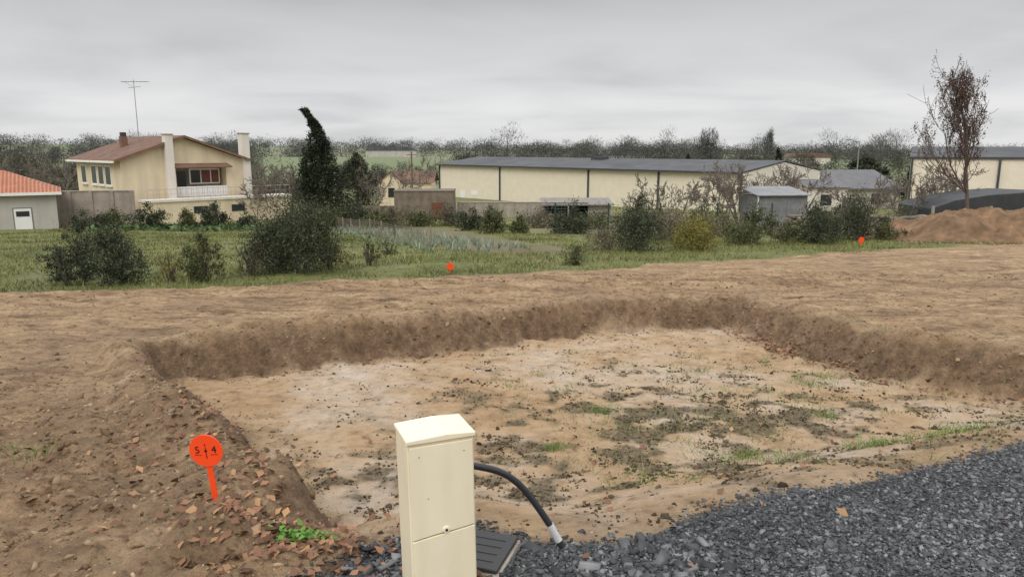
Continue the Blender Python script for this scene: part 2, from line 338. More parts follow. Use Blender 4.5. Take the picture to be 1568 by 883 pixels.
k=(rng.random(n)<grass*np.clip(3.2*(fbm(x*.7,y*.7,5,63.)+.22),.05,1))&(gd<0)&~((x>1)&(y>36)); x,y=x[k],y[k]
V,F=blades(onground(x,y,-.01),rng.uniform(.03,.11,len(x))*(1+y*.008)*(.6+1.3*np.clip(fbm(x*1.5,y*1.5,3,5.)+.4,0,1)),.010+y*.0006,.6); mk('meadow_grass',V,F,gm)
tg=islandmat('tuft_grass',[(0,(.10,.16,.035)),(.6,(.19,.27,.065)),(1,(.35,.36,.14))],rough=.6,nscale=4,namt=.3)
tp=[]
def tuft(px,row,n,r):
    y=(CH+.3)/(tanA(row)-.07); x=(px-784)/FP*(y*math.cos(TH)+(1.9+.07*y)*math.sin(TH)); tp.append(np.stack([rng.normal(x,r,n),rng.normal(y,r,n)],1))
for a in [(848,675,160,.05),(920,620,190,.09),(1143,690,140,.07),(1265,632,150,.07),(1240,582,130,.1),(1265,570,120,.1),(1330,700,250,.09),(1450,683,250,.1),(1190,705,110,.1),(1100,690,100,.12),(1070,560,60,.12),(1000,640,140,.25),(1180,600,120,.25),(900,640,80,.2),(1380,700,120,.2),(960,710,80,.2),(75,770,60,.07),(45,758,40,.08),(1050,680,100,.3),(1500,670,120,.15),(990,740,60,.1),(870,590,50,.15),(1120,640,100,.3)]: tuft(*a)
for i in range(130):
    cx=rng.uniform(-.5,5); cy=rng.uniform(4.4,9.5); tp.append(np.stack([rng.normal(cx,.06,14),rng.normal(cy,.06,14)],1))
p=np.concatenate(tp); q=(masks(p[:,0],p[:,1])[2]<.5); p=p[q]; V,F=blades(onground(p[:,0],p[:,1],-.003),rng.uniform(.02,.08,len(p)),.007,.7); mk('grass_tufts',V,F,tg)

wx,wy=-1.02,3.22
wm=islandmat('weed_leaves',[(0,(.09,.2,.03)),(1,(.2,.36,.07))],rough=.5,nscale=9,namt=.2)
p=np.stack([rng.normal(wx,.045,150),rng.normal(wy,.04,150)],1); P=onground(p[:,0],p[:,1]); P[:,2]+=rng.uniform(.01,.06,150); V,F=leaves(P,rng.uniform(.02,.045,150),.7,.8); mk('weed_plant',V,F,wm)
p=np.stack([rng.normal(wx+.13,.03,60),rng.normal(wy-.02,.03,60)],1); P=onground(p[:,0],p[:,1]); P[:,2]+=rng.uniform(.005,.03,60); V,F=leaves(P,rng.uniform(.015,.04,60),.7,.8); mk('weed_plant',V,F,wm)

# ---------------------------------------------------------------- utility box
cream=simple('cream_polyester',(.90,.80,.58),rough=.42,var=.04,scale=4,bump=.04,bscale=120,spec=.4,dirt=(.74,.64,.45))
creamd=simple('cream_seam',(.40,.34,.22),rough=.7)
dark=simple('dark_plastic',(.035,.035,.037),rough=.45,var=.2,spec=.4)
bx,by=-.300,2.80; bz=-.33
ub=empty('electrical_utility_box',(bx,by,bz),rot=(math.radians(-.5),math.radians(-.8),math.radians(21)))
W,D,HH=.268,.20,.845
box('body',ub,cream,(-W/2,W/2),(-D/2,D/2),(0,HH-.026),.006)
box('cap_gap',ub,creamd,(-W/2+.004,W/2-.004),(-D/2+.004,D/2-.004),(HH-.0265,HH-.0225))
prism('cap',ub,cream,[(-W/2-.005,HH-.022),(W/2+.005,HH-.022),(W/2+.005,HH-.004),(W/2*.15,HH+.004),(-W/2-.005,HH-.004)],-D/2-.015,D/2+.005,.004)
zs=HH*.50
def doorleaf(name,pts): prism(name,ub,cream,pts,-D/2-.012,-D/2-.0005,.0025)
xw=W/2-.008
top=[(-xw,zs+.005),(-.03,zs+.017),(0,zs+.019),(.035,zs+.021),(xw,zs+.031),(xw,HH-.034),(-xw,HH-.034)]
bot=[(-xw,.03),(xw,.03),(xw,zs+.025),(.035,zs+.015),(0,zs+.012),(-.03,zs+.011),(-xw,zs-.001)]
doorleaf('upper_door',top); doorleaf('lower_door',bot)
box('seam_shadow_strip',ub,creamd,(-xw+.002,xw-.002),(-D/2-.004,-D/2+.002),(zs-.01,zs+.035))
def cyl(name,parent,mat,c,r,h,ax='Z',seg=24,r2=None,bevel=0):
    import bmesh
    bm=bmesh.new(); bmesh.ops.create_cone(bm,cap_ends=True,segments=seg,radius1=r,radius2=r if r2 is None else r2,depth=h)
    me=bpy.data.meshes.new(name); bm.to_mesh(me); bm.free(); me.materials.append(mat)
    for p in me.polygons: p.use_smooth=len(p.vertices)==4
    o=bpy.data.objects.new(name,me); o.location=c
    if ax=='Y': o.rotation_euler=(math.pi/2,0,0)
    if ax=='X': o.rotation_euler=(0,math.pi/2,0)
    scene.collection.objects.link(o); o.parent=parent
    if bevel:
        m=o.modifiers.new('b','BEVEL'); m.width=bevel; m.segments=2; m.limit_method='ANGLE'
    return o
cyl('lock_boss',ub,cream,(.008,-D/2-.014,zs+.030),.014,.008,'Y',20,bevel=.002)
cyl('lock_core',ub,dark,(.008,-D/2-.0185,zs+.030),.006,.002,'Y',12)
for sx in(-.09,.09): cyl('rivet',ub,creamd,(sx,-D/2-.0125,HH-.075),.003,.002,'Y',10)
cyl('hinge_pin',ub,creamd,(-.06,-D/2-.0125,HH-.25),.003,.002,'Y',10)
cyl('cable_port',ub,dark,(W/2+.006,.02,.66),.020,.014,'X',20)

def tubecurve(name,pts,r,mat,parent=None):
    cu=bpy.data.curves.new(name,'CURVE'); cu.dimensions='3D'; cu.bevel_depth=r; cu.bevel_resolution=4; cu.resolution_u=16; cu.use_fill_caps=True
    sp=cu.splines.new('NURBS'); sp.points.add(len(pts)-1); sp.use_endpoint_u=True; sp.order_u=4
    for q,pt in zip(sp.points,pts): q.co=(*pt,1)
    cu.materials.append(mat); o=bpy.data.objects.new(name,cu); scene.collection.objects.link(o)
    if parent:o.parent=parent
    return o
cond=empty('cable_conduit',(0,0,0))
alu=simple('aluminium_end',(.75,.75,.75),rough=.35,var=.15,metal=.4)
dark2=simple('black_conduit_pe',(.025,.026,.029),rough=.38,var=.2,spec=.5)
cp=[loc(690,706,2.82),loc(722,712,2.83),loc(768,716,2.87),loc(805,748,2.90),loc(826,778,2.90),loc(843,804,2.90)]
tubecurve('pipe',cp,.0145,dark2,cond)
e0=Vector(loc(842,802,2.90)); e1=Vector(loc(861,836,2.90)); em=e0.lerp(e1,.72)
tubecurve('metal_end',[e0,e0.lerp(e1,.3),e0.lerp(e1,.5),em],.0165,alu,cond); tubecurve('tip',[em,em.lerp(e1,.5),e1.lerp(em,.2),e1],.015,dark2,cond)
print('pipe end',tuple(e1),H1(e1.x,e1.y))

ch=empty('inspection_chamber',(-.17,3.04,H1(-.2,3.04)-.01),rot=(0,0,math.radians(-18)))
conc=simple('old_concrete',(.36,.32,.27),rough=.9,var=.35,scale=9,bump=.4,bscale=60)
for nm,a,b in(('frame_front',(-.17,.17),(-.16,-.12)),('frame_back',(-.17,.17),(.12,.16)),('frame_left',(-.17,-.13),(-.119,.119)),('frame_right',(.13,.17),(-.119,.119))): box(nm,ch,conc,a,b,(-.08,.03),.006)
box('lid',ch,dark,(-.16,.16),(-.15,.15),(.033,.052),.006)
for i in range(4): box('lid_rib',ch,dark,(-.12,.12),(-.09+i*.06-.004,-.09+i*.06+.004),(.0525,.0545),.001)

# ---------------------------------------------------------------- marker signs
orange=simple('fluorescent_orange',(1.0,.085,.018),rough=.45,var=.06,scale=4,bump=.05)
black=simple('marker_ink',(.01,.01,.01),rough=.6)
def marker(p,s,text,rz,lean):
    e=empty('survey_marker_sign',p,rot=(math.radians(3),math.radians(lean),math.radians(rz)))
    prism('stake',e,orange,[(-.004*s,-.05),(.004*s,-.05),(.014*s,.03),(.013*s,.20*s),(-.013*s,.20*s),(-.014*s,.03)],-.004,.004,.0015)
    cyl('disc',e,orange,(0,-.0075,.262*s),.078*s,.006,'Y',48,bevel=.0015)
    if text:
        cyl('nail_hole',e,black,(0,-.0115,.262*s),.0065*s,.002,'Y',12)
        box('mark_upper',e,black,(-.0015,.0015),(-.0125,-.0105),(.285*s,.297*s)); box('mark_mid',e,black,(-.0013,.0013),(-.0125,-.0105),(.27*s,.28*s)); box('mark_lower',e,black,(-.0015,.0015),(-.0125,-.0105),(.225*s,.252*s))
        box('underline_a',e,black,(-.058,-.022),(-.0122,-.0105),(.243*s,.2445*s)); box('underline_b',e,black,(.022,.058),(-.0122,-.0105),(.243*s,.2445*s))
        for t,xx in(('5',-.042),('4',.042)):
            cu=bpy.data.curves.new('digit_'+t,'FONT'); cu.body=t; cu.size=.052; cu.align_x='CENTER'; cu.extrude=.0006; cu.materials.append(black)
            o=bpy.data.objects.new('digit_'+t,cu); o.rotation_euler=(math.pi/2,0,0); o.location=(xx,-.0118,.2525*s); scene.collection.objects.link(o); o.parent=e
my=3.42; mx=(334-784)/FP*(my*math.cos(TH)+(1.6+.07*my)*math.sin(TH))
marker((mx,my,1.6-my*tanA(768)),1.08,True,-4,-4)
for px,y in((689,16.2),(1317,26.5)):
    q=gpt(px,y); marker((q[0],q[1],q[2]-.08),1.0 if y<20 else 1.35,False,0,2)

# ---------------------------------------------------------------- plants
def veg(name,stops,nscale=1.5,namt=.55): return islandmat(name,stops,rough=.65,nscale=nscale,namt=namt,spec=.25)
evg=veg('evergreen_leaf',[(0,(.028,.036,.021)),(.5,(.066,.082,.046)),(.85,(.13,.15,.08)),(1,(.23,.23,.125))],3.5,.6)
evg2=veg('evergreen_leaf_lighter',[(0,(.045,.055,.024)),(.5,(.10,.12,.048)),(1,(.23,.23,.09))],3.5,.6)
yel=veg('yellow_shrub_leaf',[(0,(.10,.10,.03)),(.5,(.21,.20,.05)),(.9,(.36,.29,.06)),(1,(.5,.33,.05))],2.5,.4)
twm=veg('dry_shrub',[(0,(.08,.062,.042)),(.5,(.17,.14,.10)),(1,(.21,.21,.11))],2,.4)
con=veg('conifer_leaf',[(0,(.014,.020,.012)),(.6,(.034,.047,.024)),(1,(.075,.088,.042))],1.2,.6)
bark=simple('bark',(.14,.115,.09),rough=.95,var=.4,scale=8,bump=.4,bscale=40)
barkl=simple('grey_twig_bark',(.20,.17,.14),rough=.95,var=.4,scale=8,bump=.3,bscale=40)
barkt=simple('ash_bark',(.13,.10,.08),rough=.95,var=.4,scale=8,bump=.3,bscale=40)
def crownpts(r,h,n):
    """several upright shoot groups of differing height, leaves gathered in clumps round them"""
    ns=rng.integers(6,11); a=rng.random(ns)*6.28; rad=r*rng.uniform(.15,.85,ns); sh=h*rng.uniform(.5,1.,ns)*(1-.25*rad/r); sh[0]=h; rad[0]=r*.12
    per=max(5,n//(ns*38)); C=[];S=[]
    for i in range(ns):
        t=rng.random(per)**.8; w=r*.44*np.sin(np.pi*np.clip(.16+.82*t,0,1))**.8; b=rng.random(per)*6.28; q=w*np.sqrt(rng.random(per))*1.1
        C.append(np.stack([math.cos(a[i])*rad[i]+np.cos(b)*q,math.sin(a[i])*rad[i]+np.sin(b)*q,t*sh[i]*.97+.03*h],1))
    C=np.concatenate(C); i=rng.integers(0,len(C),n); sg=r*.115*rng.uniform(.4,1.6,len(C))
    P=C[i]+rng.normal(size=(n,3))*sg[i][:,None]*np.array([1,1,1.1]); P[:,2]=np.maximum(P[:,2],.02); return P
def bush(name,px,y,w,h,mat,n=5000,ls=.045):
    x,_,z=gpt(px,y); e=empty(name,(x,y,z)); P=crownpts(w/2*1.1,h,n)
    V,F=leaves(P,rng.uniform(.6,1.4,n)*ls,.5); mk('foliage',V,F,mat,e)
    k=int(n*.05)+20; Q=P[rng.integers(0,n,k)]; dd=Q-np.array([0,0,h*.2]); dd[:,2]+=.3*h
    V,F=needles(Q,dd,rng.uniform(.05,.16,k)*h,np.full(k,ls*.22)); mk('shoots',V,F,mat,e)
    segs=[]
    for i in range(10):
        a=rng.random()*6.28; q=np.array([math.cos(a)*w*.28,math.sin(a)*w*.28,h*rng.uniform(.5,.8)]); segs.append(((math.cos(a)*.03,math.sin(a)*.03,-.05),q*.5+[0,0,h*.05],.02,.014)); segs.append((q*.5+[0,0,h*.05],q,.014,.006))
    V,F=tubes(segs); mk('stems',V,F,bark,e)
    return e
for a in [
 ('evergreen_shrub',104,14.2,.8,1.05,evg,3800,.042),('evergreen_shrub',182,14.3,1.2,1.25,evg,9500,.042),('evergreen_shrub',135,15.4,.9,1.2,evg,4200,.045),
 ('evergreen_shrub',312,14.9,.75,.95,evg2,5000,.04),('evergreen_shrub',458,16.3,1.75,1.72,evg,17000,.045),('evergreen_shrub',436,17.0,1.6,1.5,evg,7000,.045),
 ('yellow_shrub',506,17.3,.8,1.15,yel,2600,.042),('yellow_shrub',262,14.8,.7,.7,yel,800,.036),('dry_shrub',385,15.8,.75,.9,twm,2200,.032),
 ('young_shrub',565,18.2,.5,.7,evg2,700,.045),('young_shrub',880,19.3,.65,.55,evg2,1300,.045),('young_shrub',596,23,.6,.5,evg2,500,.05),
 ('evergreen_shrub',975,24,1.9,1.8,evg,9000,.06),('dry_shrub',930,25,1.6,.9,twm,3000,.05),
 ('yellow_shrub',1072,25,2.1,1.1,yel,7000,.055),('dry_shrub',1140,26.5,1.5,.9,evg2,3500,.06),
 ('evergreen_shrub',1245,28.5,2.0,1.6,evg,8000,.065),('evergreen_shrub',1310,30.5,2.2,1.9,evg,7000,.07),('dry_shrub',1200,28.5,1.5,1.0,evg2,3000,.06),('dry_shrub',1355,31,1.6,1.0,evg2,2500,.07),
 ('laurel_bush',877,37,2.0,1.5,evg,6000,.09),('laurel_bush',755,38,1.7,1.4,evg2,4000,.09),('laurel_bush',795,38,1.0,1.1,evg2,2500,.08),('laurel_bush',722,42,1.8,1.3,evg,3500,.1),
 ('laurel_bush',232,43,1.6,1.5,evg,4000,.1),('laurel_bush',332,44,1.8,1.5,evg,4500,.1),('laurel_bush',378,43,1.3,1.0,evg,3000,.1),('laurel_bush',286,43,1.5,1.1,evg2,2500,.1),('laurel_bush',170,42,2.0,1.2,evg2,3500,.1),('laurel_bush',135,41,1.5,1.1,evg,2500,.1),
 ('laurel_bush',505,44,2.4,1.4,evg2,4000,.1),('laurel_bush',545,45,2.4,1.7,evg,5000,.1),('laurel_bush',600,45,2.4,1.5,twm,3500,.1),('laurel_bush',575,43,2.0,1.0,evg2,3500,.1),('laurel_bush',645,47,2.6,1.1,evg2,3500,.1),('laurel_bush',470,45,2.2,1.3,twm,3500,.1),('laurel_bush',690,50,2.2,1.5,twm,3500,.1),
 ('dry_shrub',1010,36,2.5,1.5,twm,3500,.09),('dry_shrub',1090,38,3.,1.4,evg2,3500,.09),('dry_shrub',1150,38,2.,1.5,evg2,3500,.09),('dry_shrub',1300,40,3.,2.0,twm,3500,.09),('dry_shrub',1385,38,2.5,1.3,twm,2500,.09),('dry_shrub',920,44,3,1.1,evg2,3000,.1),('dry_shrub',830,46,3,1.1,twm,3000,.1),('dry_shrub',1105,33,2.6,1.0,twm,2500,.08),('dry_shrub',1030,30,2.,.8,twm,1800,.07)]:
    bush(*a)
def grow(segs,tips,p,dr,L,r,lev,mx,spread,up,nb=1,start=0,l2=1):
    n=5 if lev==0 else 4; st=L/n; rr=r
    for i in range(n):
        dr=dr+rng.normal(0,.11,3)*(.4 if lev==0 else 1)+np.array([0,0,up]); dr/=np.linalg.norm(dr); q=p+dr*st; r1=r*(1-.68*(i+1)/n)
        segs.append((p,q,rr,r1)); rr=r1
        if lev<mx and (i>=start or lev>0):
            for _ in range((nb+(l2>1 and lev==0)) if lev!=2 else l2):
                v=rng.normal(size=3); v-=v.dot(dr)*dr; v/=np.linalg.norm(v); a=spread*rng.uniform(.7,1.3)
                cd=dr*math.cos(a)+v*math.sin(a); grow(segs,tips,q,cd,L*rng.uniform(.40,.62)*(1-.09*i*(lev==0)),r1*.6,lev+1,mx,spread,up,nb,0,l2)
        p=q
    if lev>=mx-1: tips.append((p,dr))
def baretree(name,px,y,h,mx=4,spread=.65,up=.08,r=None,mat=barkl,nb=1,stems=1,seeds=None,trunk=.62,minr=.004,start=1,xs=1,l2=1):
    x,_,z=gpt(px,y); e=empty(name,(x,y,z-.05)); segs=[];tips=[]
    for s in range(stems):
        dr=np.array([rng.normal(0,.03+.25*(stems>1)),rng.normal(0,.03+.25*(stems>1)),1.]); grow(segs,tips,np.zeros(3),dr,h*trunk,(r or h*.013),0,mx,spread,up,nb,start,l2)
    hh=max(s[1][2] for s in segs); k=np.array([xs,xs,1])*h/hh
    segs=[(np.array(a)*k,np.array(b)*k,max(c,minr),max(d_,minr*.8)) for a,b,c,d_ in segs]
    V,F=tubes(segs,4 if r is None else 6); mk('branches',V,F,mat,e)
    if seeds:
        T=np.array([t[0] for t in tips])*k; T=T[rng.random(len(T))<seeds[1]]
        c=np.repeat(rng.uniform(.4,1.3,len(T)),seeds[2])
        Q=np.repeat(T,seeds[2],0)+rng.normal(size=(len(T)*seeds[2],3))*np.array([.06,.06,.15])*c[:,None]-[0,0,.08]
        V,F=leaves(Q,rng.uniform(.05,.11,len(Q)),.4); mk('seed_clusters',V,F,seeds[0],e)
    print(name,len(segs),len(tips)); return e
seedm=islandmat('ash_keys',[(0,(.04,.022,.018)),(.6,(.095,.05,.04)),(1,(.18,.10,.075))],rough=.9,nscale=3,namt=.3)
rng=np.random.default_rng(21)
baretree('ash_tree',1482,33,8.1,mx=3,spread=.50,up=.12,r=.10,mat=barkt,nb=2,trunk=.95,seeds=(seedm,.45,24),minr=.008,start=1,xs=1.05,l2=2)
rng=np.random.default_rng(22)
for px,y,h,st in [(1110,46,4.2,3),(1085,48,3.4,3),(1150,50,3.6,3),(985,30,2.9,2),(1175,60,4.8,2),(1230,62,4.6,2),(1400,42,3.8,3),(1425,44,3.6,2),(1370,46,3.2,2),(1330,52,3.6,3),(640,66,5.4,1),(618,72,5.0,2),(555,64,5.0,3),(575,62,3.8,3),(400,66,5.0,3),(425,64,4.4,3),(450,62,4.6,3),(415,58,3.6,3),(395,56,3.0,2),(60,70,5.5,2),(90,68,5.2,3),(108,75,5.2,2),(20,80,6.0,2),(1040,54,3.2,3),(1300,34,2.4,2),(1130,48,4.4,3),(1195,58,4.2,3),(1440,45,4.2,3)]:
    baretree('bare_tree',px,y,h,mx=4,spread=.7,up=.05,nb=1,stems=st,minr=.010+.00010*y)
def conifer(name,px,y,h,r,n,mat,bend=.0,ls=.22,prof=None):
    x,_,z=gpt(px,y); e=empty(name,(x,y,z)); nc=int(n/30)
    t=rng.random(nc)**1.15; a=rng.random(nc)*6.28
    R=(prof(t) if prof is not None else r*(1-t)**.75)*rng.uniform(.35,1.15,nc)
    C=np.stack([np.cos(a)*R,np.sin(a)*R,t*h+.2],1); i=rng.integers(0,nc,n)
    P=C[i]+rng.normal(size=(n,3))*np.array([.17,.17,.30])*(.25+1.1*(1-t[i]))[:,None]*r/1.5
    k=np.clip((P[:,2]/h-.8)/.2,0,1.2); P[:,0]-=bend*k**1.5
    D=np.stack([P[:,0]*.6,P[:,1]*.6,rng.normal(.3,.5,n)],1)+rng.normal(0,.4,(n,3))
    V,F=needles(P,D,rng.uniform(.6,1.4,n)*ls,np.full(n,ls*.4)); mk('foliage',V,F,mat,e)
    V,F=tubes([((0,0,-.1),(0,0,h*.5),.16,.1),((0,0,h*.5),(-bend*.2,0,h*.9),.1,.04)],6); mk('trunk',V,F,bark,e)
conifer('cypress_tree',492,62,8.4,1.5,17000,con,bend=.8,prof=lambda t:np.interp(t,[0,.12,.45,.7,.82,.92,1],[1.4,1.6,1.3,.8,.42,.14,.3]))
conifer('evergreen_tree',549,64,4.9,1.5,8000,evg,ls=.2,prof=lambda t:np.interp(t,[0,.3,.6,.85,1],[1.4,1.6,1.3,.7,.2]))
conifer('evergreen_tree',1188,130,6.5,1.3,2500,con,ls=.4)
conifer('evergreen_tree',1052,150,5,1.3,2000,con,ls=.4)
conifer('evergreen_tree',1393,90,5,1.2,2500,con,ls=.3)
conifer('evergreen_tree',1320,95,5.0,2.6,4000,con,ls=.35,prof=lambda t:np.interp(t,[0,.3,.6,.85,1],[1.4,2.4,2.6,1.9,.6]))

# distant woodland: each tree = trunk + dense low scrub + fan of twigs
def woodland(name,specs,mat):
    Vs=[];Fs=[];o=0; segs=[]
    for x,y,h,r,m in specs:
        z=H1(x,y); wn=max(.08,y*.00046)
        nl=rng.integers(3,6); lc=rng.normal(size=(nl,3))*np.array([r*.42,r*.42,h*.10])+[0,0,h*.60]; li=rng.integers(0,nl,m)
        u=rng.normal(size=(m,3)); u/=np.linalg.norm(u,axis=1,keepdims=True); u*=(rng.random((m,1))**.45)
        P=np.array([x,y,z])+lc[li]+u*np.array([r*.55,r*.55,h*.27]); Dr=u*np.array([1,1,.6])+[0,0,.8]+rng.normal(0,.4,(m,3))
        V,F=needles(P,Dr,rng.uniform(.06,.14,m)*h,np.full(m,wn)); Vs.append(V);Fs.append(F+o);o+=len(V)
        m2=m//2; P=np.array([x,y,z])+np.stack([rng.normal(0,r*.9,m2),rng.normal(0,r*.5,m2),rng.random(m2)**1.2*h*.5],1)
        V,F=needles(P,rng.normal(0,.6,(m2,3))+[0,0,.6],rng.uniform(.08,.16,m2)*h,np.full(m2,wn*2.4)); Vs.append(V);Fs.append(F+o);o+=len(V)
        segs.append(((x,y,z-.3),(x,y,z+h*.6),h*.02,h*.01))
    V,F=np.concatenate(Vs),np.concatenate(Fs); e=empty(name,(0,0,0)); mk('crowns',V,F,mat,e); V,F=tubes(segs,4); mk('trunks',V,F,mat,e)
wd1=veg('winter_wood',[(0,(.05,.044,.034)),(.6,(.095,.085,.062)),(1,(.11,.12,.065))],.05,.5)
wd_haze=veg('winter_wood_haze_tint',[(0,(.085,.083,.078)),(.6,(.115,.112,.104)),(1,(.135,.145,.115))],.02,.4)  # lighter greyed base colours: atmospheric haze painted into the far trees
def row(n,y0,y1,px0,px1,h0,h1,m,rr=.45):
    out=[]
    for i in range(n):
        y=rng.uniform(y0,y1); px=rng.uniform(px0,px1); h=h0+(h1-h0)*rng.random()**1.8; out.append(((px-784)/FP*.983*y,y,h,h*rr*rng.uniform(.8,1.4),m))
    return out
woodland('distant_trees',row(110,120,170,-300,385,3.2,6.8,460)+row(12,120,160,520,590,2.6,4.8,400)+row(22,130,220,480,700,2.0,4.0,340)+row(105,150,230,700,1500,2.0,5.2,380)+row(50,105,140,1200,1800,2.2,4.8,420)+row(60,95,115,-250,160,2.5,5.0,450)+row(26,90,105,380,480,2.0,3.2,380),wd1)
woodland('distant_trees',row(90,240,340,-500,380,4,8.0,340,.6)+row(110,240,340,700,2100,4,8.0,340,.6)+row(14,320,360,380,700,4,7.5,340,.6)+row(34,240,300,700,1400,7,12.5,480,.5)+row(50,240,300,-200,400,6,10,400,.6),wd_haze)
woodland('far_hedgerows',row(400,430,700,-700,2300,5,11,230,.9)+row(260,750,1200,-900,2500,8,14,110,1.2),wd_haze)
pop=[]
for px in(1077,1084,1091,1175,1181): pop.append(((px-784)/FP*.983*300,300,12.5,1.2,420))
woodland('poplar_trees',pop,wd_haze)

lk=islandmat('leek_leaf',[(0,(.13,.18,.12)),(.5,(.23,.29,.21)),(1,(.42,.47,.36))],rough=.6,nscale=2,namt=.2)
P=[]
for r_ in range(5):
    ox,oy=-.85*r_,-.25*r_
    a=np.array([-9.0+ox*.9,45+oy]); b=np.array([1.0+ox,24.3+oy]); L=np.linalg.norm(b-a)
    for i in range(int(L/.26)):
        if rng.random()<.22: continue
        q=a+(b-a)*(i*.26/L)+rng.normal(0,.05,2); P+= [q]*8
P=np.array(P); V,F=blades(onground(P[:,0],P[:,1])+rng.normal(0,.02,(len(P),3)),rng.uniform(.15,.36,len(P)),.04,.5); mk('leek_rows',V,F,lk)
P=np.stack([rng.uniform(-24,-13.5,3500),rng.uniform(40,47,3500)],1); q=(np.abs((P[:,1]-.25*P[:,0])%1.3-.6)<.25); P=P[q]
V,F=leaves(onground(P[:,0],P[:,1],.12)+rng.normal(0,.08,(len(P),3)),rng.uniform(.15,.35,len(P)),.8); mk('vegetable_rows',V,F,veg('cabbage',[(0,(.05,.1,.03)),(1,(.2,.28,.12))]))

# ---------------------------------------------------------------- buildings
stucco=simple('cream_render',(.74,.62,.44),rough=.9,var=.10,scale=.7,bump=.15,dirt=(.5,.43,.31))
stucco2=simple('pale_render',(.72,.67,.60),rough=.9,var=.10,scale=.7,bump=.15,dirt=(.5,.46,.4))
greyren=simple('grey_render',(.50,.47,.42),rough=.9,var=.12,scale=.7,bump=.15,dirt=(.36,.33,.3))
tile=stripes('terracotta_tiles',(.17,.085,.06),(.34,.18,.125),4.,'X',.9,.9,.3,dirt=(.2,.16,.12))
tileo=stripes('orange_tiles',(.30,.10,.055),(.55,.22,.13),1.6,'X',.9,.9,.15,dirt=(.36,.2,.13))
glass=simple('window_glass',(.03,.035,.04),rough=.12,var=.1,bump=0,spec=.6)
whitep=simple('white_paint',(.8,.79,.76),rough=.6,var=.08)
brown=simple('brown_joinery',(.16,.06,.04),rough=.7,var=.2)
trim=simple('roof_trim',(.20,.12,.08),rough=.8)
def slab(name,parent,mat,pts,th):
    V=[tuple(p) for p in pts]+[(p[0],p[1],p[2]-th) for p in pts]; n=len(pts)
    F=[tuple(range(n)),tuple(range(2*n-1,n-1,-1))]+[(i,i+n,(i+1)%n+n,(i+1)%n) for i in range(n)]
    return poly(name,V,F,mat,parent)
hs=empty('rendered_house',(-27.2,52,-3.75),math.radians(45))
Wd,Ln,E,Pk=8.8,10.2,4.62,6.15
la,lb,lz0,lz1=3.75,7.5,1.87,4.05
prism('gable_left',hs,stucco,[(0,0),(la,0),(la,E+(Pk-E)*la/4.4),(0,E)],0,Ln)
prism('gable_right',hs,stucco,[(lb,0),(Wd,0),(Wd,E),(lb,Pk-(Pk-E)*(lb-4.4)/4.4)],0,Ln)
prism('gable_top',hs,stucco,[(la+.001,lz1),(lb-.001,lz1),(lb-.001,Pk-(Pk-E)*(lb-4.4)/4.4-.002),(4.4,Pk-.002),(la+.001,E+(Pk-E)*la/4.4-.002)],.002,Ln-.01)
box('wall_below_loggia',hs,stucco,(la+.001,lb-.001),(.002,Ln-.01),(0,lz0)); box('loggia_back_wall',hs,stucco2,(la+.002,lb-.002),(1.4,1.6),(lz0+.001,lz1-.001))
box('loggia_window_frame',hs,whitep,(la+1.2,lb-.25),(.63,.698),(lz0+.9,lz1-.15)); 
for i,(a,b) in enumerate(((5.05,5.75),(5.85,6.5),(6.6,7.15))): box('loggia_pane' if i==0 else 'loggia_shutter',hs,glass if i==0 else brown,(a,b),(.59,.628),(lz0+1.0,lz1-.25))
box('loggia_door',hs,glass,(3.95,4.7),(.62,.695),(lz0+.02,lz1-.3))
box('loggia_parapet',hs,whitep,(la+.003,lb-.003),(-.02,.06),(lz0+.01,lz0+.75))
for i in range(9): box('parapet_groove',hs,greyren,(la+.2+i*.4,la+.23+i*.4),(-.03,-.021),(lz0+.1,lz0+.7))
slab('loggia_canopy',hs,trim,[(la-.3,-.55,lz1+.02),(lb+.3,-.55,lz1+.02),(lb+.1,.0,lz1+.27),(la-.1,.0,lz1+.27)],.08)
slab('roof_left',hs,tile,[(-.5,-.45,E-.14),(4.4,-.45,Pk+.05),(4.4,Ln+.4,Pk+.05),(-.5,Ln+.4,E-.14)],-.14)
slab('roof_right',hs,tile,[(4.401,-.45,Pk+.05),(Wd+.5,-.45,E-.14),(Wd+.5,Ln+.4,E-.14),(4.401,Ln+.4,Pk+.05)],-.14)
prism('verge_board_left',hs,trim,[(-.5,E-.18),(4.4,Pk+.01),(4.4,Pk+.16),(-.5,E-.02)],-.50,-.452)
prism('verge_board_right',hs,trim,[(4.402,Pk+.01),(Wd+.5,E-.18),(Wd+.5,E-.02),(4.402,Pk+.16)],-.50,-.452)
box('gutter',hs,whitep,(-.62,-.502),(-.45,Ln+.4),(E-.22,E-.08))
box('chimney_front',hs,stucco2,(2.95,3.5),(-.55,-.001),(0.,6.35)); box('chimney_front_cap',hs,conc,(2.9,3.55),(-.6,.05),(6.351,6.43))
box('chimney_side',hs,stucco2,(8.801,9.4),(-.25,.45),(0,6.5)); box('chimney_side_cap',hs,conc,(8.75,9.45),(-.3,.5),(6.501,6.58))
box('chimney_roof',hs,trim,(1.9,2.35),(5.2,5.7),(5.2,6.3)); box('chimney_roof_cap',hs,simple('dark_cap',(.06,.06,.06)),(1.95,2.3),(5.25,5.65),(6.301,6.6))
box('terrace',hs,stucco,(.9,11.6),(-2.1,-.551),(0,1.7)); box('terrace_slab',hs,stucco2,(.8,11.7),(-2.2,-.56),(1.701,1.86))
rail=[]
for i in range(28): rail.append(((.9+i*.395,-2.12,1.86),(.9+i*.395,-2.12,2.6),.011,.011))
rail+= [((.9,-2.12,2.6),(11.57,-2.12,2.6),.02,.02),((.9,-2.12,2.25),(11.57,-2.12,2.25),.01,.01)]
V,F=tubes(rail); mk('terrace_railing',V,F,greyren,hs)
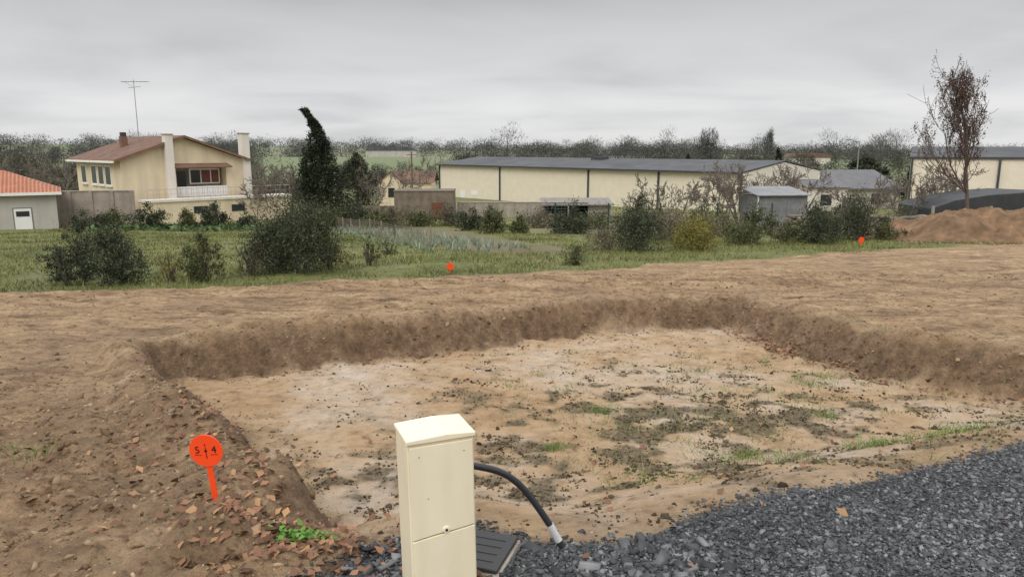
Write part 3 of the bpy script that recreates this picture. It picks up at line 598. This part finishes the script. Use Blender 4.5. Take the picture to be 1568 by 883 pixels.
box('basement_window',hs,glass,(4.0,5.0),(-2.14,-2.101),(.8,1.3)); box('basement_window',hs,glass,(6.8,7.8),(-2.14,-2.101),(.8,1.3))
for v in(2.6,4.2,5.8,8.3):
    box('side_window_frame',hs,whitep,(-.05,-.001),(v-.62,v+.62),(2.75,4.2)); box('side_window',hs,glass,(-.07,-.051),(v-.5,v+.5),(2.85,4.1)); box('sill',hs,stucco2,(-.14,-.001),(v-.7,v+.7),(2.66,2.749))
for v in(3.,7.): box('ground_window',hs,glass,(-.05,-.001),(v-.5,v+.5),(.7,1.5))
an=[((0,0,0),(0,0,4.6),.035,.025)]; 
an+=[((-.9,0,4.45),(1.1,0,4.45),.02,.02)]+[((-.9+i*.2,-.25,4.45),(-.9+i*.2,.25,4.45),.012,.012) for i in range(11)]+[((-.45,0,4.0),(.5,0,4.1),.018,.018),((0,0,4.),(-.7,0,4.45),.012,.012)]
q=loc(212,205,57.5); ea=empty('tv_antenna',(q[0],q[1],q[2]-.6)); V,F=tubes(an); mk('mast_and_elements',V,F,simple('galvanised',(.35,.35,.35),rough=.5,metal=.4),ea)
ra=math.radians(31); ga=empty('tiled_garage',(-27.0-9.05*math.cos(ra),44-9.05*math.sin(ra),-3.25),ra)
box('walls',ga,greyren,(0,9.05),(0,6),(-.6,2.38)); zr=3.6
Vr=[(-.3,-.35,2.36),(9.35,-.35,2.36),(9.35,6.35,2.36),(-.3,6.35,2.36),(3,3,zr),(6.5,3,zr)]
poly('hip_roof',Vr,[(0,1,5,4),(1,2,5),(2,3,4,5),(3,0,4),(3,2,1,0)],tileo,ga)
box('fascia',ga,whitep,(-.32,9.37),(-.40,-.352),(2.22,2.38)); box('door',ga,whitep,(6.9,7.75),(-.04,-.001),(-.1,1.45)); box('door_glass',ga,glass,(7.0,7.65),(-.06,-.041),(1.0,1.3)); box('door_frame',ga,simple('frame_grey',(.2,.2,.2)),(6.84,7.81),(-.02,-.0015),(-.1,1.51))
wall=simple('weathered_wall',(.33,.28,.235),rough=.95,var=.3,scale=1.2,bump=.3,dirt=(.18,.15,.125))
a=np.array(gpt(79,46.0)[:2]); b=np.array(gpt(208,47.0)[:2]); dv=b-a; Lw=np.linalg.norm(dv)
bw=empty('boundary_wall',(a[0],a[1],-3.5),math.atan2(dv[1],dv[0])); box('panels',bw,wall,(0,Lw),(0,.2),(-.5,2.5)); box('coping',bw,conc,(-.02,Lw+.02),(-.04,.24),(2.501,2.56))
for i in range(5): box('pilaster',bw,wall,(i*Lw/4-.1,i*Lw/4+.1),(-.06,-.001),(-.5,2.5))
co=empty('tiled_cottage',(-14.3,80,-4.7)); box('walls',co,stucco,(0,5.6),(0,5),(-.3,2.75))
prism('gable',co,stucco,[(0,2.751),(2.6,2.751),(1.3,3.9)],0,5)
poly('roof',[(2.4,-.3,2.75),(6.0,-.3,2.75),(6.0,2.5,3.95),(1.9,2.5,3.95),(6.0,5.3,2.75),(2.4,5.3,2.75)],[(0,1,2,3),(3,2,4,5)],tile,co)
slab('roof_left',co,tile,[(-.2,-.2,2.75),(1.3,-.2,3.98),(1.3,5,3.98),(-.2,5,2.75)],.1); slab('roof_right',co,tile,[(1.301,-.2,3.98),(2.8,-.2,2.75),(2.8,5,2.75),(1.301,5,3.98)],.1)
box('window',co,glass,(1.0,1.7),(-.03,-.001),(1.2,2.2)); box('window',co,glass,(3.6,4.4),(-.03,-.001),(1.2,2.2))
s1=empty('concrete_outbuilding',(-9.2,58,-4.3)); wall2=simple('brown_block_wall',(.20,.16,.125),rough=.95,var=.4,scale=1.5,bump=.3,dirt=(.10,.085,.07)); box('walls',s1,wall2,(0,4.6),(0,2.6),(-.3,2.65)); slab('roof',s1,wall2,[(-.05,-.05,2.72),(4.65,-.05,2.72),(4.65,2.7,2.75),(-.05,2.7,2.75)],.07); box('doorway',s1,brown,(2.9,3.9),(-.03,-.001),(-.3,1.8))
box('side_wall',s1,wall2,(-3.2,-.001),(.5,.7),(-.3,1.5))
s2=empty('low_outbuilding',(2.6,60,-4.5)); box('walls',s2,wall,(0,5.4),(0,3),(-.3,1.7)); slab('roof',s2,simple('fibre_cement',(.24,.22,.2),var=.3),[(-.2,-.3,1.72),(5.6,-.3,1.72),(5.6,3.2,2.05),(-.2,3.2,2.05)],.08)
clad=stripes('cream_cladding',(.88,.79,.63),(.75,.67,.53),3.2,'X',.55,.4,.06)
cladg=stripes('pale_cladding_gable',(.82,.77,.66),(.70,.65,.56),3.2,'Y',.55,.4,.06)
darkroof=simple('dark_roof',(.085,.088,.095),rough=.8,var=.25,scale=.3,dirt=(.14,.14,.14)); pipe=simple('downpipe',(.06,.065,.075),rough=.5)
Lw=48.4; wh=empty('warehouse',(-10.2,105,-5.9),math.atan2(-37,31.2)); eh,ph,dw=5.35,6.25,14
box('long_wall',wh,clad,(0,Lw),(0,.3),(-.5,eh)); box('back_wall',wh,clad,(0,Lw),(dw-.3,dw),(-.5,eh))
def gable(nm,x0,x1): 
    V=[(x0,.301,-.5),(x0,dw-.301,-.5),(x0,dw-.301,eh),(x0,dw/2,ph),(x0,.301,eh)]; V+=[(x1,v[1],v[2]) for v in V]
    poly(nm,V,[(0,1,2,3,4),(9,8,7,6,5)]+[(i,i+5,(i+1)%5+5,(i+1)%5) for i in range(5)],cladg,wh)
gable('gable_end',Lw-.3,Lw); gable('gable_end_far',0,.3)
slab('roof_front',wh,darkroof,[(-.3,-.4,eh+.0),(Lw+.1,-.4,eh+.0),(Lw+.1,dw/2,ph+.08),(-.3,dw/2,ph+.08)],-.10); slab('roof_back',wh,darkroof,[(-.3,dw/2+.001,ph+.08),(Lw+.1,dw/2+.001,ph+.08),(Lw+.1,dw+.4,eh),(-.3,dw+.4,eh)],-.10)
box('gutter',wh,pipe,(-.2,Lw+.1),(-.55,-.401),(eh-.08,eh+.1))
for sx in(.15,13.5,29.,38.8,Lw-.1): box('downpipe',wh,pipe,(sx-.08,sx+.08),(-.16,-.001),(-.5,eh-.081))
box('roof_vent',wh,pipe,(24,26),(5.5,6.5),(ph-.1,ph+.35)); box('door',wh,whitep,(5,6.),(-.04,-.002),(-.2,2.0)); box('window',wh,whitep,(7.4,8.8),(-.04,-.002),(1.5,2.1))
w2=empty('warehouse',(31.9,60,-4.2),math.radians(-29))
box('wall',w2,clad,(0,30),(0,16),(-.5,5.2)); 
V=[(-.1,-.1,5.201),(30,-.1,5.201),(30,16,5.201),(-.1,16,5.201),(-.1,8,6.0),(30,8,6.0)]
poly('gable_and_roof',V,[(0,1,5,4),(3,4,5,2),(0,4,3),(1,2,5),(0,3,2,1)],darkroof,w2); box('eave_trim',w2,pipe,(-.15,30.1),(-.15,-.001),(5.05,5.2))
box('side_trim',w2,pipe,(-.1,-.002),(0,16),(5.0,5.2)); 
for sx in(.1,6.,12.): box('downpipe',w2,pipe,(sx-.08,sx+.08),(-.16,-.002),(-.5,5.04))
gh=empty('slate_roof_house',(32.0,76,-5.0),math.radians(6)); box('walls',gh,greyren,(0,8),(0,7),(-.5,2.6))
slate2=stripes('slate_roof',(.13,.13,.14),(.2,.2,.21),3,'Y',.8,.5)
slab('roof_front',gh,slate2,[(-.3,-.4,2.55),(8.3,-.4,2.55),(7.2,3.5,4.35),(.8,3.5,4.35)],-.1); slab('roof_back',gh,slate2,[(.8,3.501,4.35),(7.2,3.501,4.35),(8.3,7.4,2.55),(-.3,7.4,2.55)],-.1)
box('window',gh,glass,(1.5,2.4),(-.03,-.001),(1.,2.1)); box('window',gh,glass,(5,6),(-.03,-.001),(1.,2.1))
wa=empty('white_annexe',(27.8,70,-4.9),math.radians(-6)); box('walls',wa,stucco2,(0,3.6),(0,4),(-.3,2.9)); slab('roof',wa,slate2,[(-.2,-.3,2.92),(3.8,-.3,2.92),(3.8,4.2,3.5),(-.2,4.2,3.5)],-.08)
box('window',wa,glass,(1.2,2.2),(-.03,-.001),(1.3,2.3)); box('low_wing',wa,stucco2,(-4.,-.001),(1,4),(-.3,1.9))
cor=stripes('corrugated_iron',(.26,.28,.30),(.42,.44,.46),5.5,'X',.55,.8,.25,metal=.05,dirt=(.30,.23,.17))
cs=empty('corrugated_shed',(14.9,45,-3.4),math.radians(8)); box('walls',cs,cor,(0,3.2),(0,2.4),(-.3,2.2)); slab('roof',cs,cor,[(-.15,-.25,2.22),(3.35,-.25,2.22),(3.35,2.6,2.62),(-.15,2.6,2.62)],-.05); box('door',cs,cor,(1.9,2.7),(-.05,-.001),(-.3,1.9)); box('corner_post',cs,whitep,(-.05,.04),(-.06,-.002),(-.3,2.2))
ds=empty('tarpaulin_shed',(22.6,40,-3.0),math.radians(-4)); tarp=simple('dark_tarp',(.045,.047,.05),rough=.6,var=.3,scale=1.5,bump=.4,bscale=5)
prof=[(0,-.3),(9,-.3),(9,2.0),(7,2.28),(5,2.36),(3,2.2),(1.2,1.9),(0,1.45)]; prism('tarp_cover',ds,tarp,prof,0,4,.05); 
for sx in(.02,3.0,6.0): box('post',ds,conc,(sx,sx+.12),(-.14,-.002),(-.4,1.6))
box('board_panel',ds,greyren,(.3,2.9),(-.05,-.003),(-.3,1.1))
stn=islandmat('field_stone',[(0,(.13,.11,.09)),(.6,(.26,.225,.18)),(1,(.4,.36,.3))],rough=.95,nscale=1,namt=.35)
P=[];x0=gpt(1215,35)[0];x1=gpt(1470,36)[0]
for r_ in range(8):
    n=int((x1-x0)/.26); xx=np.linspace(x0,x1,n)+rng.normal(0,.03,n)+.1*(r_%2); yy=np.full(n,35.5)+rng.normal(0,.03,n); P.append(np.stack([xx,yy,H(xx,yy)+.05+r_*.12+.05*np.sin(xx*2)],1))
P=np.concatenate(P); V,F=scatter(P,rng.uniform(.26,.36,len(P)),CUBE_V,CUBE_F,(1,1.2,.48),.12,.08); mk('dry_stone_wall',V,F,stn)
gf=simple('fence_green',(.03,.075,.055),rough=.6)
def fence(name,pts,h,gap,mat,mesh=True,post=.035):
    segs=[];e=empty(name,(0,0,0))
    for (xa,ya),(xb,yb) in zip(pts[:-1],pts[1:]):
        L=math.hypot(xb-xa,yb-ya); n=max(1,int(L/gap))
        xx=np.linspace(xa,xb,n+1); yy=np.linspace(ya,yb,n+1); zz=H(xx,yy)
        for i in range(n+1): segs.append(((xx[i],yy[i],zz[i]-.1),(xx[i],yy[i],zz[i]+h+.08),post,post))
        if mesh:
            for i in range(n):
                for k in range(7): hgt=.1+k*(h-.1)/6; segs.append(((xx[i],yy[i],zz[i]+hgt),(xx[i+1],yy[i+1],zz[i+1]+hgt),.006,.006))
                m=int(gap/.2)
                for j in range(m):
                    t=j/m; qx=xx[i]+(xx[i+1]-xx[i])*t; qy=yy[i]+(yy[i+1]-yy[i])*t; qz=zz[i]+(zz[i+1]-zz[i])*t; segs.append(((qx,qy,qz+.1),(qx,qy,qz+h),.005,.005))
    V,F=tubes(segs); mk('posts_and_mesh',V,F,mat,e)
fence('wire_fence',[gpt(850,40)[:2],gpt(1010,41)[:2],gpt(1180,43)[:2]],1.45,2.4,gf,True,.05)
fence('wire_fence',[gpt(700,56)[:2],gpt(870,56)[:2]],1.3,2.2,simple('fence_post_grey',(.3,.29,.27)),True,.05)
fence('garden_netting',[gpt(505,46)[:2],gpt(605,30)[:2],gpt(660,26)[:2]],.7,2.2,simple('fence_post_wood',(.26,.22,.17)),True,.03)
gw=simple('low_wall',(.36,.31,.25),var=.35,dirt=(.2,.17,.13)); 
a=gpt(700,60); b=gpt(900,60); lwl=empty('garden_wall',(a[0],60,a[2])); box('wall',lwl,gw,(0,b[0]-a[0]),(0,.25),(-.4,1.2)); box('coping',lwl,conc,(-.03,b[0]-a[0]+.03),(-.05,.3),(1.201,1.26))
met=simple('pole_metal',(.25,.25,.25),rough=.5)
q=gpt(1308,90); sl=empty('street_lamp',(q[0],q[1],q[2])); V,F=tubes([((0,0,0),(0,0,7.2),.09,.06),((0,0,7.2),(-1.0,0,7.45),.05,.04)],6); mk('pole',V,F,met,sl); box('lamp_head',sl,met,(-1.6,-.9),(-.12,.12),(7.38,7.52))
wood=simple('pole_wood',(.16,.13,.10),var=.3)
for px,y,top in((632,75,232),(1397,60,228)):
    q=gpt(px,y); zt=loc(px,top,y)[2]; e=empty('utility_pole',q); V,F=tubes([((0,0,-.2),(0,0,zt-q[2]),.11,.08),((-.5,0,zt-q[2]-.3),(.5,0,zt-q[2]-.3),.04,.04)],6); mk('pole',V,F,wood,e)
for px,y,w_,h_ in((560,330,22,4.5),(930,260,14,3.6),(1215,240,12,3.4),(970,300,20,4)):
    x=(px-784)/FP*.983*y; e=empty('farm_building',(x,y,H1(x,y))); box('walls',e,stucco2 if px>1200 else greyren,(0,w_),(0,8),(-1,h_*.65)); prism('roof',e,darkroof if px!=1215 else tile,[(-.4,h_*.65+.01),(w_+.4,h_*.65+.01),(w_*.9,h_),(w_*.1,h_)],-.4,8.4)
n=180; u=np.linspace(-1,1,n); UX,UY=np.meshgrid(u,u); cx,cy=20.6,31.5; rx,ry=5.6,3.0
xx=(cx+UX*rx).ravel(); yy=(cy+UY*ry).ravel(); rr=np.sqrt(UX.ravel()**2+UY.ravel()**2)+.6*fbm(xx*.5,yy*.5,4,71.)
hh=1.25*sst(1.0,.2,rr)+ .6*fbm(xx*1.6,yy*1.6,6,73.)*sst(1.,.7,rr)+.16*np.abs(fbm(xx*6,yy*6,3,5.))*sst(1.,.8,rr)-.12*sst(.85,1.,rr)
idx=np.arange(n*n).reshape(n,n); F=np.stack([idx[:-1,:-1],idx[:-1,1:],idx[1:,1:],idx[1:,:-1]],-1).reshape(-1,4)
mm=simple('heap_soil',(.22,.135,.078),rough=.95,var=.5,scale=1.6,bump=.8,bscale=8,dirt=(.11,.07,.04)); mk('soil_heap',np.stack([xx,yy,H(xx,yy)+hh],1),F,mm,smooth=False)
xx=rng.uniform(cx-5,cx+4,900); yy=rng.uniform(cy-2.6,cy-.2,900)
V,F=scatter(onground(xx,yy-.9,.0),rng.uniform(.05,.16,900),ICO_V,ICO_F,(1.1,.9,.6),.45,.5); mk('heap_clods',V,F,clodm)

# ---------------------------------------------------------------- sky, sun
w=bpy.data.worlds.new('World'); scene.world=w; w.use_nodes=True; nt=w.node_tree; bg=nt.nodes['Background']; L=nt.links.new
sky=nt.nodes.new('ShaderNodeTexSky'); sky.sky_type='NISHITA'; sky.sun_disc=False; sky.sun_elevation=math.radians(42); sky.sun_rotation=math.radians(200)
tc=nt.nodes.new('ShaderNodeTexCoord'); sx=nt.nodes.new('ShaderNodeSeparateXYZ'); L(tc.outputs['Generated'],sx.inputs[0])
ez=N(nt,'ShaderNodeMath'); ez.operation='MAXIMUM'; L(sx.outputs[2],ez.inputs[0]); ez.inputs[1].default_value=0
g=ramp(nt,ez.outputs[0],[(0,.40),(.05,.42),(.10,.37),(.19,.285),(.45,.68),(1,1.0)])
za=N(nt,'ShaderNodeMath'); za.operation='ADD'; L(ez.outputs[0],za.inputs[0]); za.inputs[1].default_value=.14
vd=N(nt,'ShaderNodeVectorMath'); vd.operation='DIVIDE'; cb=nt.nodes.new('ShaderNodeCombineXYZ')
for i in range(3): L(za.outputs[0],cb.inputs[i])
L(tc.outputs['Generated'],vd.inputs[0]); L(cb.outputs[0],vd.inputs[1])
mp=N(nt,'ShaderNodeMapping'); mp.inputs['Scale'].default_value=(.95,1.1,0); mp.inputs['Location'].default_value=(3.1,1.7,0); L(vd.outputs[0],mp.inputs[0])
nn=N(nt,'ShaderNodeTexNoise',Scale=.85,Detail=5.,Roughness=.48,Distortion=.4); L(mp.outputs[0],nn.inputs['Vector'])
cl2=ramp(nt,nn.outputs[0],[(.32,(.79,.795,.81)),(.5,(.93,.935,.945)),(.64,(1,1,1))])
c=mixc(nt,1.,g,cl2,'MULTIPLY')
sc=nt.nodes.new('ShaderNodeVectorMath'); sc.operation='SCALE'; sc.inputs['Scale'].default_value=19.5; L(c,sc.inputs[0])
out=mixc(nt,.95,sky.outputs[0],sc.outputs[0]); L(out,bg.inputs['Color']); bg.inputs['Strength'].default_value=.1
sl=bpy.data.lights.new('sun','SUN'); sl.energy=1.15; sl.angle=math.radians(35); sl.color=(1,.97,.92)
so=bpy.data.objects.new('sun',sl); scene.collection.objects.link(so)
az=math.radians(200); el=math.radians(42); dv=Vector((math.sin(az)*math.cos(el),math.cos(az)*math.cos(el),math.sin(el))); so.rotation_euler=dv.to_track_quat('Z','Y').to_euler()
cd=bpy.data.cameras.new('camera'); cd.lens=26; cd.sensor_width=36; cd.clip_start=.05; cd.clip_end=12000
co_=bpy.data.objects.new('camera',cd); co_.location=(0,0,CH); co_.rotation_euler=(math.pi/2-TH,0,0); scene.collection.objects.link(co_); scene.camera=co_
